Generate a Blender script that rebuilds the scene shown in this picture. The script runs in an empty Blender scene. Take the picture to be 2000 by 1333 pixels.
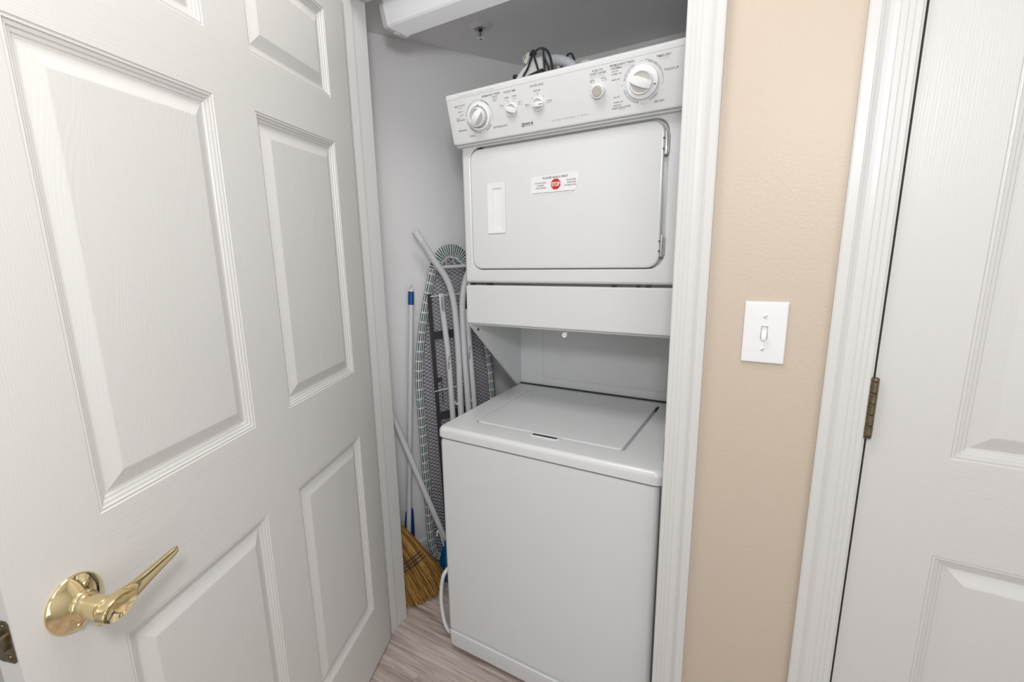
import bpy, bmesh, math, random
from mathutils import Vector, Matrix
random.seed(7)
C = bpy.context.scene.collection
SC = bpy.context.scene

# ------------------------------------------------------------------ camera, light, exposure
cam_d = bpy.data.cameras.new('camera')
cam = bpy.data.objects.new('camera', cam_d); C.objects.link(cam); SC.camera = cam
YAW, PIT, ROL = math.radians(-34.185), math.radians(-11.946), math.radians(-2.085)
fwd = Vector((math.sin(YAW)*math.cos(PIT), math.cos(YAW)*math.cos(PIT), math.sin(PIT)))
rgt = Vector((math.cos(YAW), -math.sin(YAW), 0)); upv = rgt.cross(fwd)
r2 = rgt*math.cos(ROL) + upv*math.sin(ROL); u2 = -rgt*math.sin(ROL) + upv*math.cos(ROL)
cam.matrix_world = Matrix(((r2.x, u2.x, -fwd.x, 0), (r2.y, u2.y, -fwd.y, 0), (r2.z, u2.z, -fwd.z, 1.325), (0, 0, 0, 1)))
cam_d.sensor_width = 36; cam_d.lens = 953.65/2000*36
cam_d.shift_x = 0.0477; cam_d.shift_y = 0.0083; cam_d.clip_start = 0.01

world = bpy.data.worlds.new('world'); SC.world = world; world.use_nodes = True
bg = world.node_tree.nodes['Background']; bg.inputs[0].default_value = (1.0, 0.97, 0.93, 1); bg.inputs[1].default_value = 0.4

def lamp(name, kind, loc, energy, color, size=0.1, rot=(0, 0, 0), sy=None):
    l = bpy.data.lights.new(name, kind); l.energy = energy; l.color = color
    if kind == 'AREA':
        l.size = size
        if sy: l.shape = 'RECTANGLE'; l.size_y = sy
    else: l.shadow_soft_size = size
    o = bpy.data.objects.new(name, l); C.objects.link(o); o.location = loc; o.rotation_euler = rot
    return o
lamp('flash_lamp', 'POINT', (0.06, -0.12, 1.68), 25, (1.0, 0.995, 0.99), 0.09)
lamp('hall_ceiling_fill', 'AREA', (-0.55, 0.50, 2.42), 8.0, (1.0, 0.985, 0.97), 0.5, sy=0.5)  # unseen ceiling fill, added near the closet door to brighten the washer top
lamp('added_side_fill', 'AREA', (1.0, -1.10, 1.40), 11, (0.97, 0.985, 1.0), 1.1, rot=(math.radians(90), 0, math.radians(42)), sy=1.7)  # added area fill from behind right; no window is known there
SC.view_settings.view_transform = 'Standard'; SC.view_settings.look = 'None'
SC.view_settings.gamma = 1; SC.view_settings.use_curve_mapping = False
SC.view_settings.exposure = 0.0

# ------------------------------------------------------------------ materials
def srgb(r, g, b):
    f = lambda c: (c/255/12.92) if c/255 <= .04045 else ((c/255+.055)/1.055)**2.4
    return (f(r), f(g), f(b), 1)
class NT:
    def __init__(s, name):
        s.m = bpy.data.materials.new(name); s.m.use_nodes = True
        s.t = s.m.node_tree; s.b = s.t.nodes['Principled BSDF']
    def n(s, kind, **kw):
        x = s.t.nodes.new(kind)
        for k, v in kw.items():
            if k.startswith('i_'): x.inputs[int(k[2:])].default_value = v
            else: setattr(x, k, v)
        return x
    def l(s, a, b): s.t.links.new(a, b)
    def math(s, op, a, b=None):
        x = s.t.nodes.new('ShaderNodeMath'); x.operation = op
        for i, v in enumerate((a, b)):
            if v is None: continue
            if isinstance(v, (int, float)): x.inputs[i].default_value = v
            else: s.l(v, x.inputs[i])
        return x.outputs[0]
def mat(name, col, rough=.5, metal=0, coat=0, noise=None, bump=None, spec=None, trans=0):
    """noise=(scale, amount): faint colour mottling; bump=(scale, strength, distance)"""
    N = NT(name); b = N.b
    b.inputs['Base Color'].default_value = col; b.inputs['Roughness'].default_value = rough
    b.inputs['Metallic'].default_value = metal; b.inputs['Coat Weight'].default_value = coat
    b.inputs['Coat Roughness'].default_value = .18
    if spec is not None: b.inputs['Specular IOR Level'].default_value = spec
    if trans: b.inputs['Transmission Weight'].default_value = trans
    tc = N.n('ShaderNodeTexCoord')
    if noise:
        t = N.n('ShaderNodeTexNoise'); t.inputs['Scale'].default_value = noise[0]; t.inputs['Detail'].default_value = 4
        N.l(tc.outputs['Object'], t.inputs['Vector'])
        mx = N.n('ShaderNodeMixRGB', blend_type='MULTIPLY'); mx.inputs[0].default_value = 1
        mx.inputs[1].default_value = col
        cr = N.n('ShaderNodeValToRGB'); a = noise[1]
        cr.color_ramp.elements[0].color = (1-a, 1-a, 1-a, 1); cr.color_ramp.elements[1].color = (1, 1, 1, 1)
        cr.color_ramp.elements[0].position = .3; cr.color_ramp.elements[1].position = .7
        N.l(t.outputs[0], cr.inputs[0]); N.l(cr.outputs[0], mx.inputs[2]); N.l(mx.outputs[0], b.inputs['Base Color'])
    if bump:
        t = N.n('ShaderNodeTexNoise'); t.inputs['Scale'].default_value = bump[0]; t.inputs['Detail'].default_value = 3
        N.l(tc.outputs['Object'], t.inputs['Vector'])
        bp = N.n('ShaderNodeBump'); bp.inputs['Strength'].default_value = bump[1]; bp.inputs['Distance'].default_value = bump[2]
        N.l(t.outputs[0], bp.inputs['Height']); N.l(bp.outputs[0], b.inputs['Normal'])
    return N.m
def grain_mat(name, col, rough, swap=False, wild=0.0, strength=.16):
    """painted wood-grain relief laid out by UV in metres (grain along V, or along U when swap)"""
    N = NT(name); b = N.b
    b.inputs['Base Color'].default_value = col; b.inputs['Roughness'].default_value = rough
    uv = N.n('ShaderNodeUVMap'); sep = N.n('ShaderNodeSeparateXYZ'); N.l(uv.outputs[0], sep.inputs[0])
    u, v = sep.outputs[0], sep.outputs[1]
    if swap: u, v = v, u
    lo = N.n('ShaderNodeCombineXYZ'); N.l(N.math('MULTIPLY', u, 5.0), lo.inputs[0]); N.l(N.math('MULTIPLY', v, 1.3), lo.inputs[1])
    n1 = N.n('ShaderNodeTexNoise'); n1.inputs['Scale'].default_value = 1; n1.inputs['Detail'].default_value = 2
    N.l(lo.outputs[0], n1.inputs['Vector'])
    w = N.math('ADD', u, N.math('MULTIPLY', n1.outputs[0], 0.03 + wild))
    fine = N.n('ShaderNodeCombineXYZ'); N.l(N.math('MULTIPLY', w, 330), fine.inputs[0]); N.l(N.math('MULTIPLY', v, 9), fine.inputs[1])
    n2 = N.n('ShaderNodeTexNoise'); n2.inputs['Scale'].default_value = 1; n2.inputs['Detail'].default_value = 3; n2.inputs['Roughness'].default_value = .6
    N.l(fine.outputs[0], n2.inputs['Vector'])
    bands = N.math('SINE', N.math('MULTIPLY', w, 1650.0))
    h = N.math('ADD', N.math('MULTIPLY', bands, .13), n2.outputs[0])
    bp = N.n('ShaderNodeBump'); bp.inputs['Strength'].default_value = strength; bp.inputs['Distance'].default_value = .0012
    N.l(h, bp.inputs['Height']); N.l(bp.outputs[0], b.inputs['Normal'])
    return N.m

PAINT = (.65, .640, .620, 1)
M = {}
M['stile'] = grain_mat('door_paint_upright_grain', PAINT, .36)
M['rail'] = grain_mat('door_paint_level_grain', PAINT, .36, swap=True, strength=.22)
M['panel'] = grain_mat('door_paint_cathedral_grain', PAINT, .36, wild=.24, strength=.24)
M['trim'] = mat('trim_paint', (.67, .667, .655, 1), .32)
M['enamel'] = mat('white_enamel', (.70, .712, .72, 1), .24, coat=.3, bump=(380, .03, .0006))
M['enamel2'] = mat('white_enamel_panel', (.70, .712, .72, 1), .30, bump=(380, .03, .0006))
M['plastic'] = mat('white_plastic', (.82, .82, .83, 1), .33)
M['knobgrey'] = mat('warm_grey_plastic', (.50, .49, .465, 1), .4)
M['btngrey'] = mat('taupe_plastic', (.44, .415, .37, 1), .4)
M['ringgrey'] = mat('pale_grey_ring', (.38, .39, .40, 1), .25)
M['ink'] = mat('dark_grey_ink', (.10, .10, .11, 1), .6)
M['inkgrey'] = mat('pale_grey_ink', (.40, .41, .43, 1), .6)
M['inkblue'] = mat('slate_blue_ink', (.30, .33, .42, 1), .6)
M['black'] = mat('black_plastic', (.012, .012, .016, 1), .45)
M['dark'] = mat('dark_recess', (.03, .03, .032, 1), .7)
M['chrome'] = mat('chrome', (.75, .75, .76, 1), .15, 1)
M['brass'] = mat('polished_brass', (.80, .66, .38, 1), .07, 1)
M['brassold'] = mat('tarnished_bronze', (.26, .21, .14, 1), .36, .9, noise=(90, .5))
M['beige'] = mat('beige_wall_paint', (.58, .49, .395, 1), .45, bump=(170, .20, .002))
M['closet'] = mat('closet_wall_paint', (.92, .92, .93, 1), .6, bump=(70, .15, .003))
M['ceil'] = mat('ceiling_paint', (.90, .90, .91, 1), .6, bump=(90, .2, .003))
M['hall'] = mat('hall_paint', (.66, .66, .66, 1), .6)
M['lens'] = mat('fixture_acrylic_added_glow', (.84, .85, .87, 1), .3)
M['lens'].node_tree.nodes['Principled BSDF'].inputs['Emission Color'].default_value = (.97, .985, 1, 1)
M['lens'].node_tree.nodes['Principled BSDF'].inputs['Emission Strength'].default_value = .18  # fixture is off; faint glow added to lift lens and closet brightness
M['red'] = mat('red_print', srgb(196, 38, 28), .5)
M['paper'] = mat('white_paper', (.80, .80, .80, 1), .45)
M['blue'] = mat('blue_plastic', srgb(20, 84, 150), .4)
M['teal'] = mat('teal_blue_plastic', srgb(8, 96, 148), .4)
M['navy'] = mat('navy_blue_plastic', srgb(30, 66, 128), .4)
M['pole'] = mat('white_pole_enamel', (.74, .77, .80, 1), .3)
M['leg'] = mat('pale_grey_leg_enamel', (.73, .75, .76, 1), .28)
M['railsteel'] = mat('dark_grey_steel', (.055, .052, .055, 1), .45)
M['meshsteel'] = mat('black_mesh_steel', (.012, .012, .018, 1), .4)
M['pad'] = mat('lavender_grey_pad', (.64, .62, .68, 1), .85, noise=(120, .15))
M['thread'] = mat('dark_blue_thread', (.02, .025, .05, 1), .7)
M['iron'] = mat('iron_white_plastic', (.70, .72, .71, 1), .35)
M['ironband'] = mat('iron_cream_plastic', (.62, .61, .55, 1), .4)
M['tube'] = mat('iron_grey_plastic', (.52, .54, .58, 1), .25)
M['steel'] = mat('brushed_steel', (.60, .60, .61, 1), .3, 1)
M['glass'] = mat('sprinkler_glass', (.9, .9, .9, 1), .05, trans=.8)

def wood_floor():
    N = NT('grey_brown_plank'); b = N.b
    tc = N.n('ShaderNodeTexCoord'); oi = N.n('ShaderNodeObjectInfo')
    off = N.n('ShaderNodeVectorMath', operation='ADD'); N.l(tc.outputs['Object'], off.inputs[0])
    cb = N.n('ShaderNodeCombineXYZ'); N.l(N.math('MULTIPLY', oi.outputs['Random'], 37), cb.inputs[0]); N.l(N.math('MULTIPLY', oi.outputs['Random'], 11), cb.inputs[1])
    N.l(cb.outputs[0], off.inputs[1])
    mp = N.n('ShaderNodeVectorMath', operation='MULTIPLY'); N.l(off.outputs[0], mp.inputs[0]); mp.inputs[1].default_value = (3.0, 44, 1)
    n1 = N.n('ShaderNodeTexNoise'); n1.inputs['Scale'].default_value = 1.0; n1.inputs['Detail'].default_value = 7; n1.inputs['Distortion'].default_value = .8
    N.l(mp.outputs[0], n1.inputs['Vector'])
    mp2 = N.n('ShaderNodeVectorMath', operation='MULTIPLY'); N.l(off.outputs[0], mp2.inputs[0]); mp2.inputs[1].default_value = (14, 380, 1)
    n2 = N.n('ShaderNodeTexNoise'); n2.inputs['Scale'].default_value = 1.0; n2.inputs['Detail'].default_value = 4
    N.l(mp2.outputs[0], n2.inputs['Vector'])
    f = N.math('ADD', N.math('MULTIPLY', n1.outputs[0], .7), N.math('MULTIPLY', n2.outputs[0], .3))
    cr = N.n('ShaderNodeValToRGB'); e = cr.color_ramp.elements
    e[0].position = .36; e[0].color = srgb(150, 135, 128); e[1].position = .64; e[1].color = srgb(220, 208, 200)
    m_ = cr.color_ramp.elements.new(.5); m_.color = srgb(188, 173, 165)
    N.l(f, cr.inputs[0])
    mx = N.n('ShaderNodeMixRGB', blend_type='MULTIPLY'); mx.inputs[0].default_value = 1
    N.l(cr.outputs[0], mx.inputs[1])
    vv = N.math('ADD', N.math('MULTIPLY', oi.outputs['Random'], .18), .86)
    N.l(vv, mx.inputs[2]); N.l(mx.outputs[0], b.inputs['Base Color'])
    b.inputs['Roughness'].default_value = .42
    bp = N.n('ShaderNodeBump'); bp.inputs['Strength'].default_value = .2; bp.inputs['Distance'].default_value = .001
    N.l(f, bp.inputs['Height']); N.l(bp.outputs[0], b.inputs['Normal'])
    return N.m
M['floor'] = wood_floor()
def cover_mat():
    N = NT('green_dash_cotton'); b = N.b
    uv = N.n('ShaderNodeUVMap'); sep = N.n('ShaderNodeSeparateXYZ'); N.l(uv.outputs[0], sep.inputs[0])
    nz = N.n('ShaderNodeTexNoise'); nz.inputs['Scale'].default_value = 30; N.l(uv.outputs[0], nz.inputs['Vector'])
    wob = N.math('MULTIPLY', N.math('SUBTRACT', nz.outputs[0], .5), .006)
    u = N.math('FRACT', N.math('MULTIPLY', N.math('ADD', sep.outputs[0], wob), 1/.038))
    v = N.math('FRACT', N.math('MULTIPLY', N.math('ADD', sep.outputs[1], wob), 1/.0112))
    a = N.math('MULTIPLY', N.math('GREATER_THAN', u, .17), N.math('GREATER_THAN', v, .50))
    mx = N.n('ShaderNodeMixRGB'); N.l(a, mx.inputs[0]); mx.inputs[1].default_value = (.68, .70, .70, 1)
    mx.inputs[2].default_value = (.035, .085, .078, 1); N.l(mx.outputs[0], b.inputs['Base Color'])
    b.inputs['Roughness'].default_value = .85
    return N.m
M['cover'] = cover_mat()
def straw_mat():
    N = NT('golden_broomcorn'); b = N.b
    g = N.n('ShaderNodeNewGeometry'); cr = N.n('ShaderNodeValToRGB'); e = cr.color_ramp.elements
    e[0].position = 0; e[0].color = srgb(104, 68, 28); e[1].position = 1; e[1].color = srgb(232, 196, 128)
    k = cr.color_ramp.elements.new(.5); k.color = srgb(190, 142, 74)
    N.l(g.outputs['Random Per Island'], cr.inputs[0]); N.l(cr.outputs[0], b.inputs['Base Color'])
    b.inputs['Roughness'].default_value = .55
    return N.m
M['straw'] = straw_mat()

# ------------------------------------------------------------------ mesh helpers
class MB:
    def __init__(s, mx=None):
        s.bm = bmesh.new(); s.mx = mx; s.uvl = None
    def v(s, p):
        p = Vector(p)
        return s.bm.verts.new(s.mx @ p if s.mx else p)
    def box(s, x0, x1, y0, y1, z0, z1, bev=0, seg=2, uv=False):
        vs = [s.v((x, y, z)) for x in (x0, x1) for y in (y0, y1) for z in (z0, z1)]
        fs = [s.bm.faces.new([vs[i] for i in q]) for q in ((0, 1, 3, 2), (4, 6, 7, 5), (0, 4, 5, 1), (2, 3, 7, 6), (0, 2, 6, 4), (1, 5, 7, 3))]
        if uv:
            l = s.bm.loops.layers.uv.verify(); loc = [(x, z if uv == 'xz' else y) for x in (x0, x1) for y in (y0, y1) for z in (z0, z1)]
            d = {vv: c for vv, c in zip(vs, loc)}
            for f in fs:
                for lp in f.loops: lp[l].uv = d[lp.vert]
        if bev:
            bmesh.ops.bevel(s.bm, geom=list({e for f in fs for e in f.edges}), offset=bev, segments=seg, profile=.5, affect='EDGES')
        return s
    def loft(s, loops, cap0=True, cap1=True, closed=True):
        R = [[s.v(p) for p in lp] for lp in loops]
        n = len(R[0])
        for a, b in zip(R, R[1:]):
            for i in range(n if closed else n-1):
                j = (i+1) % n
                s.bm.faces.new((a[i], a[j], b[j], b[i]))
        if cap0: s.bm.faces.new(list(reversed(R[0])))
        if cap1: s.bm.faces.new(R[-1])
        return s
    def prism(s, pts, axis, a, b):
        """pts 2-D; axis 'x': (y,z) pts, 'y': (x,z), 'z': (x,y)"""
        f = {'x': lambda p, t: (t, p[0], p[1]), 'y': lambda p, t: (p[0], t, p[1]), 'z': lambda p, t: (p[0], p[1], t)}[axis]
        return s.loft([[f(p, a) for p in pts], [f(p, b) for p in pts]])
    def tube(s, path, r, seg=10, flat=None):
        P = [Vector(p) for p in path]; n = len(P)
        rr_ = r if isinstance(r, (list, tuple)) else [r]*n
        loops = []; ref = None
        for i, p in enumerate(P):
            t = (P[min(i+1, n-1)] - P[max(i-1, 0)]).normalized()
            if ref is None: ref = Vector((0, 0, 1)) if abs(t.z) < .9 else Vector((1, 0, 0))
            a = (ref - t*ref.dot(t)).normalized(); ref = a; b = t.cross(a)
            loops.append([p + (a*math.cos(2*math.pi*k/seg) + b*math.sin(2*math.pi*k/seg))*rr_[i] for k in range(seg)])
        return s.loft(loops)
    def lathe(s, prof, c, axis, seg=24):
        c = Vector(c); ax = Vector(axis).normalized()
        a = Vector((0, 0, 1)) if abs(ax.z) < .9 else Vector((1, 0, 0)); a = (a - ax*a.dot(ax)).normalized(); b = ax.cross(a)
        return s.loft([[c + ax*h + (a*math.cos(2*math.pi*k/seg) + b*math.sin(2*math.pi*k/seg))*max(r, 1e-5) for k in range(seg)] for r, h in prof])
    def build(s, name, material, parent=None, smooth=35, loc=None):
        bm = s.bm
        bmesh.ops.remove_doubles(bm, verts=bm.verts, dist=1e-7) if False else None
        bmesh.ops.recalc_face_normals(bm, faces=bm.faces)
        base = wloc(parent) if parent else Vector(loc or (0, 0, 0))
        bmesh.ops.translate(bm, verts=bm.verts, vec=-base)
        me = bpy.data.meshes.new(name); bm.to_mesh(me); bm.free()
        if smooth:
            me.shade_smooth(); me.set_sharp_from_angle(angle=math.radians(smooth))
        o = bpy.data.objects.new(name, me); C.objects.link(o); me.materials.append(material)
        if smooth and len(me.polygons) < 3000:
            wn = o.modifiers.new('weighted_normal', 'WEIGHTED_NORMAL'); wn.keep_sharp = True
        if parent: o.parent = parent
        else: o.location = base
        return o
def wloc(o):
    v = Vector((0, 0, 0))
    while o: v += o.location; o = o.parent
    return v
def thing(name, label, cat, loc, group=None, kind=None):
    o = bpy.data.objects.new(name, None); C.objects.link(o); o.location = loc; o.empty_display_size = .05
    return tag(o, label, cat, group, kind)
def tag(o, label=None, cat=None, group=None, kind=None):
    if label: o['label'] = label
    if cat: o['category'] = cat
    if group: o['group'] = group
    if kind: o['kind'] = kind
    return o
def plabel(o, label): o['label'] = label; return o
def rr(a0, a1, b0, b1, r, k=6):
    out = []
    for (ca, cb, st) in ((a1-r, b1-r, 0), (a0+r, b1-r, 90), (a0+r, b0+r, 180), (a1-r, b0+r, 270)):
        for i in range(k+1):
            t = math.radians(st + 90*i/k); out.append((ca + r*math.cos(t), cb + r*math.sin(t)))
    return out
def Yl(pts, y): return [(p[0], y, p[1]) for p in pts]
def Zl(pts, z): return [(p[0], p[1], z) for p in pts]
def Xl(pts, x): return [(x, p[0], p[1]) for p in pts]
def smoothpath(pts, n=6):
    P = [Vector(p) for p in pts]; out = []
    for i in range(len(P)-1):
        p0 = P[max(i-1, 0)]; p1 = P[i]; p2 = P[i+1]; p3 = P[min(i+2, len(P)-1)]
        for k in range(n):
            t = k/n
            out.append(.5*((2*p1) + (p2-p0)*t + (2*p0-5*p1+4*p2-p3)*t*t + (3*p1-p0-3*p2+p3)*t**3))
    out.append(P[-1]); return out
_tc = {}
def text_geo(body, bold=0.0):
    key = (body, bold)
    if key in _tc: return _tc[key]
    cu = bpy.data.curves.new('t', 'FONT'); cu.body = body; cu.resolution_u = 3; cu.offset = bold
    o = bpy.data.objects.new('t', cu); C.objects.link(o)
    me = o.to_mesh(); vs = [Vector(v.co) for v in me.vertices]; fs = [tuple(p.vertices) for p in me.polygons]
    o.to_mesh_clear(); bpy.data.objects.remove(o); bpy.data.curves.remove(cu)
    _tc[key] = (vs, fs); return vs, fs
def put_text(mb, body, fn, cx, cy, width, cap, bold=.012, shear=0.0):
    """fn maps flat (a, b) metres to a point; text centred on cx, cy; width and cap height in metres"""
    vs, fs = text_geo(body, bold)
    x0 = min(v.x for v in vs); x1 = max(v.x for v in vs); y1 = .69
    sx = width/(x1-x0); sy = cap/y1
    nv = [mb.v(fn(cx + (v.x-(x0+x1)/2)*sx + shear*(v.y-y1/2)*sy, cy + (v.y-y1/2)*sy)) for v in vs]
    for f in fs:
        try: mb.bm.faces.new([nv[i] for i in f])
        except ValueError: pass

# ------------------------------------------------------------------ the setting
YW, YI = 1.06, 1.144           # hall face and closet face of the front wall
ZC = 2.05                      # closet ceiling
def struct(mb, name, m, label, cat, smooth=0):
    return tag(mb.build(name, m, smooth=smooth), label, cat, kind='structure')
HX0, HX1, HY0 = -1.55, 1.35, -1.45
# floor with planks
flo = MB().box(HX0, HX1, HY0, 2.08, -.06, -.006).build('floor', M['dark'], smooth=0)
tag(flo, 'grey-brown wood plank floor of the hall and laundry closet', 'floor', kind='structure')
PW, PL = .152, 1.22
row = 0; y = HY0
plank_mesh = {}
while y < 2.08 - .01:
    x = HX0 - ((row*.43) % 1.0)*PL
    while x < HX1 - .001:
        a, b = max(x, HX0), min(x+PL, HX1); w = min(PW, 2.08-y)
        if b - a > .02:
            key = (round(b-a, 4), round(w, 4))
            if key not in plank_mesh:
                o = MB().box(0, b-a-.0007, 0, w-.0007, -.006, 0, bev=.0003, seg=1).build('plank', M['floor'], smooth=0)
                plank_mesh[key] = o.data
            else:
                o = bpy.data.objects.new('plank', plank_mesh[key]); C.objects.link(o)
            o.location = (a, y, 0); o.parent = flo
        x += PL
    y += PW; row += 1
# front wall with the closet opening and the second door's opening
OX0, OX1, OZ = -1.085, -.185, 2.022
DX0, DX1 = .112, 1.075
m = MB()
for a, b, c, d in ((HX0, OX0, 0, 2.44), (OX0, OX1, OZ, 2.44), (OX1, DX0, 0, 2.44), (DX0, DX1, OZ, 2.44), (DX1, HX1, 0, 2.44)):
    m.box(a, b, YW, YI, c, d)
struct(m, 'wall_front', M['beige'], 'beige painted wall carrying the light switch between the two door casings', 'wall')
# closet shell
d_ = Vector((.385, .923, 0)).normalized(); n_ = Vector((d_.y, -d_.x, 0)); W0 = Vector((-1.252, 1.435, 0))
pA = W0 + d_*((YI-1.435)/d_.y); pB = W0 + d_*((2.08-1.435)/d_.y)
m = MB(); m.prism([(pA.x, pA.y), (pB.x, pB.y), (pB.x-n_.x*.08, pB.y-n_.y*.08), (pA.x-n_.x*.08, pA.y-n_.y*.08)], 'z', 0, ZC+.05)
struct(m, 'wall_left', M['closet'], 'pale grey slanted closet wall behind the ironing board', 'wall')
struct(MB().box(-1.12, -.02, 2.08, 2.16, 0, ZC+.05), 'wall_back', M['closet'], 'pale grey closet wall behind the stacked washer and dryer', 'wall')
struct(MB().box(-.12, -.04, YI, 2.08, 0, ZC+.05), 'wall_right', M['closet'], 'closet side wall to the right of the washer and dryer', 'wall')
struct(MB().box(-1.5, -.04, YI, 2.16, ZC, ZC+.06), 'ceiling', M['ceil'], 'low grey closet ceiling above the dryer', 'ceiling')
# hall shell behind the camera
struct(MB().box(HX0, HX1, HY0-.08, HY0, 0, 2.44), 'wall_rear', M['hall'], 'hall wall behind the viewpoint', 'wall')
struct(MB().box(HX0-.08, HX0, HY0-.08, YW, 0, 2.44), 'wall_hall_left', M['hall'], 'hall wall behind the open panelled door', 'wall')
struct(MB().box(HX1, HX1+.08, HY0-.08, YI, 0, 2.44), 'wall_hall_right', M['hall'], 'hall wall past the closed panelled door', 'wall')
struct(MB().box(HX0-.08, HX1+.08, HY0-.08, YI, 2.44, 2.5), 'ceiling_hall', mat('hall_ceiling_paint', (.8, .8, .8, 1), .7), 'white hall ceiling above both doors', 'ceiling')
# baseboard on the slanted wall
prof = [(0, 0), (.012, 0), (.012, .066), (.009, .074), (.009, .079), (.005, .085), (0, .085)]
m = MB(); m.loft([[tuple(W0 + d_*t + n_*(a+.0002) + Vector((0, 0, b))) for a, b in prof] for t in (-.29, .66)])
struct(m, 'baseboard_left', M['trim'], 'white baseboard along the slanted closet wall', 'baseboard')

# casings -- profile: (distance from the opening edge, projection)
CAS = [(0, 0), (0, .0080), (.0022, .0095), (.008, .0097), (.0092, .0091), (.0105, .0100), (.0160, .0103), (.0172, .0097), (.0185, .0106),
       (.0250, .0109), (.0262, .0103), (.0275, .0112), (.0345, .0108), (.040, .0112), (.0445, .0132), (.0475, .0152), (.0487, .0146), (.0500, .0160), (.0625, .0164), (.065, .0150), (.065, 0)]
def casing(name, parent, x_in, sgn, z1):
    m = MB(); m.prism([(x_in + sgn*t, YW - p) for t, p in CAS], 'z', 0, z1)
    return m.build(name, M['trim'], parent, smooth=0)
def head_casing(parent, x0, x1, z):
    m = MB(); m.prism([(YW - p, z + t) for t, p in CAS], 'x', x0, x1); return m.build('head_casing', M['trim'], parent, smooth=0)
t1 = thing('trim_1', 'white moulded frame around the laundry closet opening', 'door frame', (-.63, YW, 0), kind='structure')
casing('casing', t1, -.2005, 1, 2.012); casing('casing', t1, -1.075, -1, 2.012)
head_casing(t1, -1.14, -.1355, 2.012)
MB().box(-1.085, -1.0645, YW, 1.0875, 0, 2.022, bev=.0015).build('jamb', M['trim'], t1)
MB().box(-1.085, -1.0715, 1.0895, YI+.004, 0, 2.02, bev=.0015).build('jamb', M['trim'], t1)
MB().box(-.195, -.185, YW, YI+.004, 0, 2.022, bev=.0015).build('jamb', M['trim'], t1)
MB().box(-1.0645, -.195, YW, YI+.004, 2.005, 2.022, bev=.0015).build('head_jamb', M['trim'], t1)
plabel(MB().box(-.2035, -.1955, 1.062, 1.09, .846, .902, bev=.0012).build('strike_plate', M['brassold'], t1), 'dark bronze strike plate')
t2 = thing('trim_2', 'white moulded frame around the closed panelled door', 'door frame', (.6, YW, 0), kind='structure')
casing('casing', t2, .1255, -1, 2.012); casing('casing', t2, 1.062, 1, 2.012)
head_casing(t2, .061, 1.127, 2.012)
MB().box(.112, .1285, YW, YI, 0, 2.022, bev=.001).build('jamb', M['trim'], t2)
MB().box(1.06, 1.075, YW, YI, 0, 2.022, bev=.001).build('jamb', M['trim'], t2)
MB().box(.1285, 1.06, YW, YI, 2.008, 2.022).build('head_jamb', M['trim'], t2)
MB().box(.1285, .1400, 1.102, YI, 0, 2.008).build('door_stop', M['trim'], t2)

# ------------------------------------------------------------------ six-panel doors
PROF = [(0, 0), (.0015, -.0016), (.005, -.0012), (.0062, -.0042), (.0105, -.0046), (.0118, -.0072), (.016, -.0078), (.0175, -.0098), (.0215, -.0102),
        (.043, -.0022), (.0455, -.0016)]
def door(name, label, mx, ucols, vrows, th, loc):
    """ucols: hinge stile end, panel end, mullion end, panel end, width; vrows: bottom, then alternately rail end / panel end up to the top"""
    root = thing(name, label, 'door', loc, kind='structure')
    u1, u2, u3, u4, uw = ucols; vb, r1, p1, r2_, p2, r3, p3, vt = vrows
    def piece(nm, a, b, c, d, mt):
        m = MB(mx); m.box(a, b, c, d, -th, 0, uv=True); return m.build(nm, M[mt], root, smooth=0)
    piece('stile', 0, u1, vb, vt, 'stile'); piece('stile', u4, uw, vb, vt, 'stile')
    for a, b in ((vb, r1), (p1, r2_), (p2, r3), (p3, vt)): piece('rail', u1, u4, a, b, 'rail')
    for a, b in ((r1, p1), (r2_, p2), (r3, p3)):
        piece('mullion', u2, u3, a, b, 'stile')
        for c, d in ((u1, u2), (u3, u4)):
            m = MB(mx); loops = [[(c, a, -th), (d, a, -th), (d, b, -th), (c, b, -th)]]
            uvs = [[(c, a), (d, a), (d, b), (c, b)]]
            for i, w in PROF:
                q = [(c+i, a+i), (d-i, a+i), (d-i, b-i), (c+i, b-i)]
                loops.append([(x, y_, w) for x, y_ in q]); uvs.append(q)
            R = [[m.v(p) for p in lp] for lp in loops]; l = m.bm.loops.layers.uv.verify()
            ph = (random.uniform(0, 3), random.uniform(0, 3))
            def fc(vv, uu):
                f = m.bm.faces.new(vv)
                for lp, t in zip(f.loops, uu): lp[l].uv = (t[0]+ph[0], t[1]+ph[1])
            for k in range(len(R)-1):
                for i in range(4):
                    j = (i+1) % 4; fc((R[k][i], R[k][j], R[k+1][j], R[k+1][i]), (uvs[k][i], uvs[k][j], uvs[k+1][j], uvs[k+1][i]))
            fc(R[0], uvs[0]); fc(R[-1], uvs[-1])
            m.build('panel', M['panel'], root, smooth=0)
    return root
A1 = math.radians(-70.128)
U1 = Vector((math.cos(A1), math.sin(A1), 0)); N1 = Vector((-math.sin(A1), math.cos(A1), 0)); H1 = Vector((-1.049, 1.035, 0))
mxd = Matrix(((U1.x, 0, N1.x, H1.x), (U1.y, 0, N1.y, H1.y), (0, 1, 0, 0), (0, 0, 0, 1)))
door1 = door('door_1', 'white six-panel door swung open at left with a brass lever', mxd, (.104, .423, .537, .866, .990),
             (.010, .212, .7955, .986, 1.600, 1.7045, 1.907, 1.997), .035, H1)
mx2 = Matrix(((1, 0, 0, .1315), (0, 0, -1, YW+.002), (0, 1, 0, 0), (0, 0, 0, 1)))
door2 = door('door_2', 'white six-panel door, closed, with a bronze hinge', mx2, (.108, .408, .515, .815, .923),
             (.010, .205, .775, .953, 1.560, 1.660, 1.870, 2.003), .035, (.1315, YW, 0))
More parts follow.
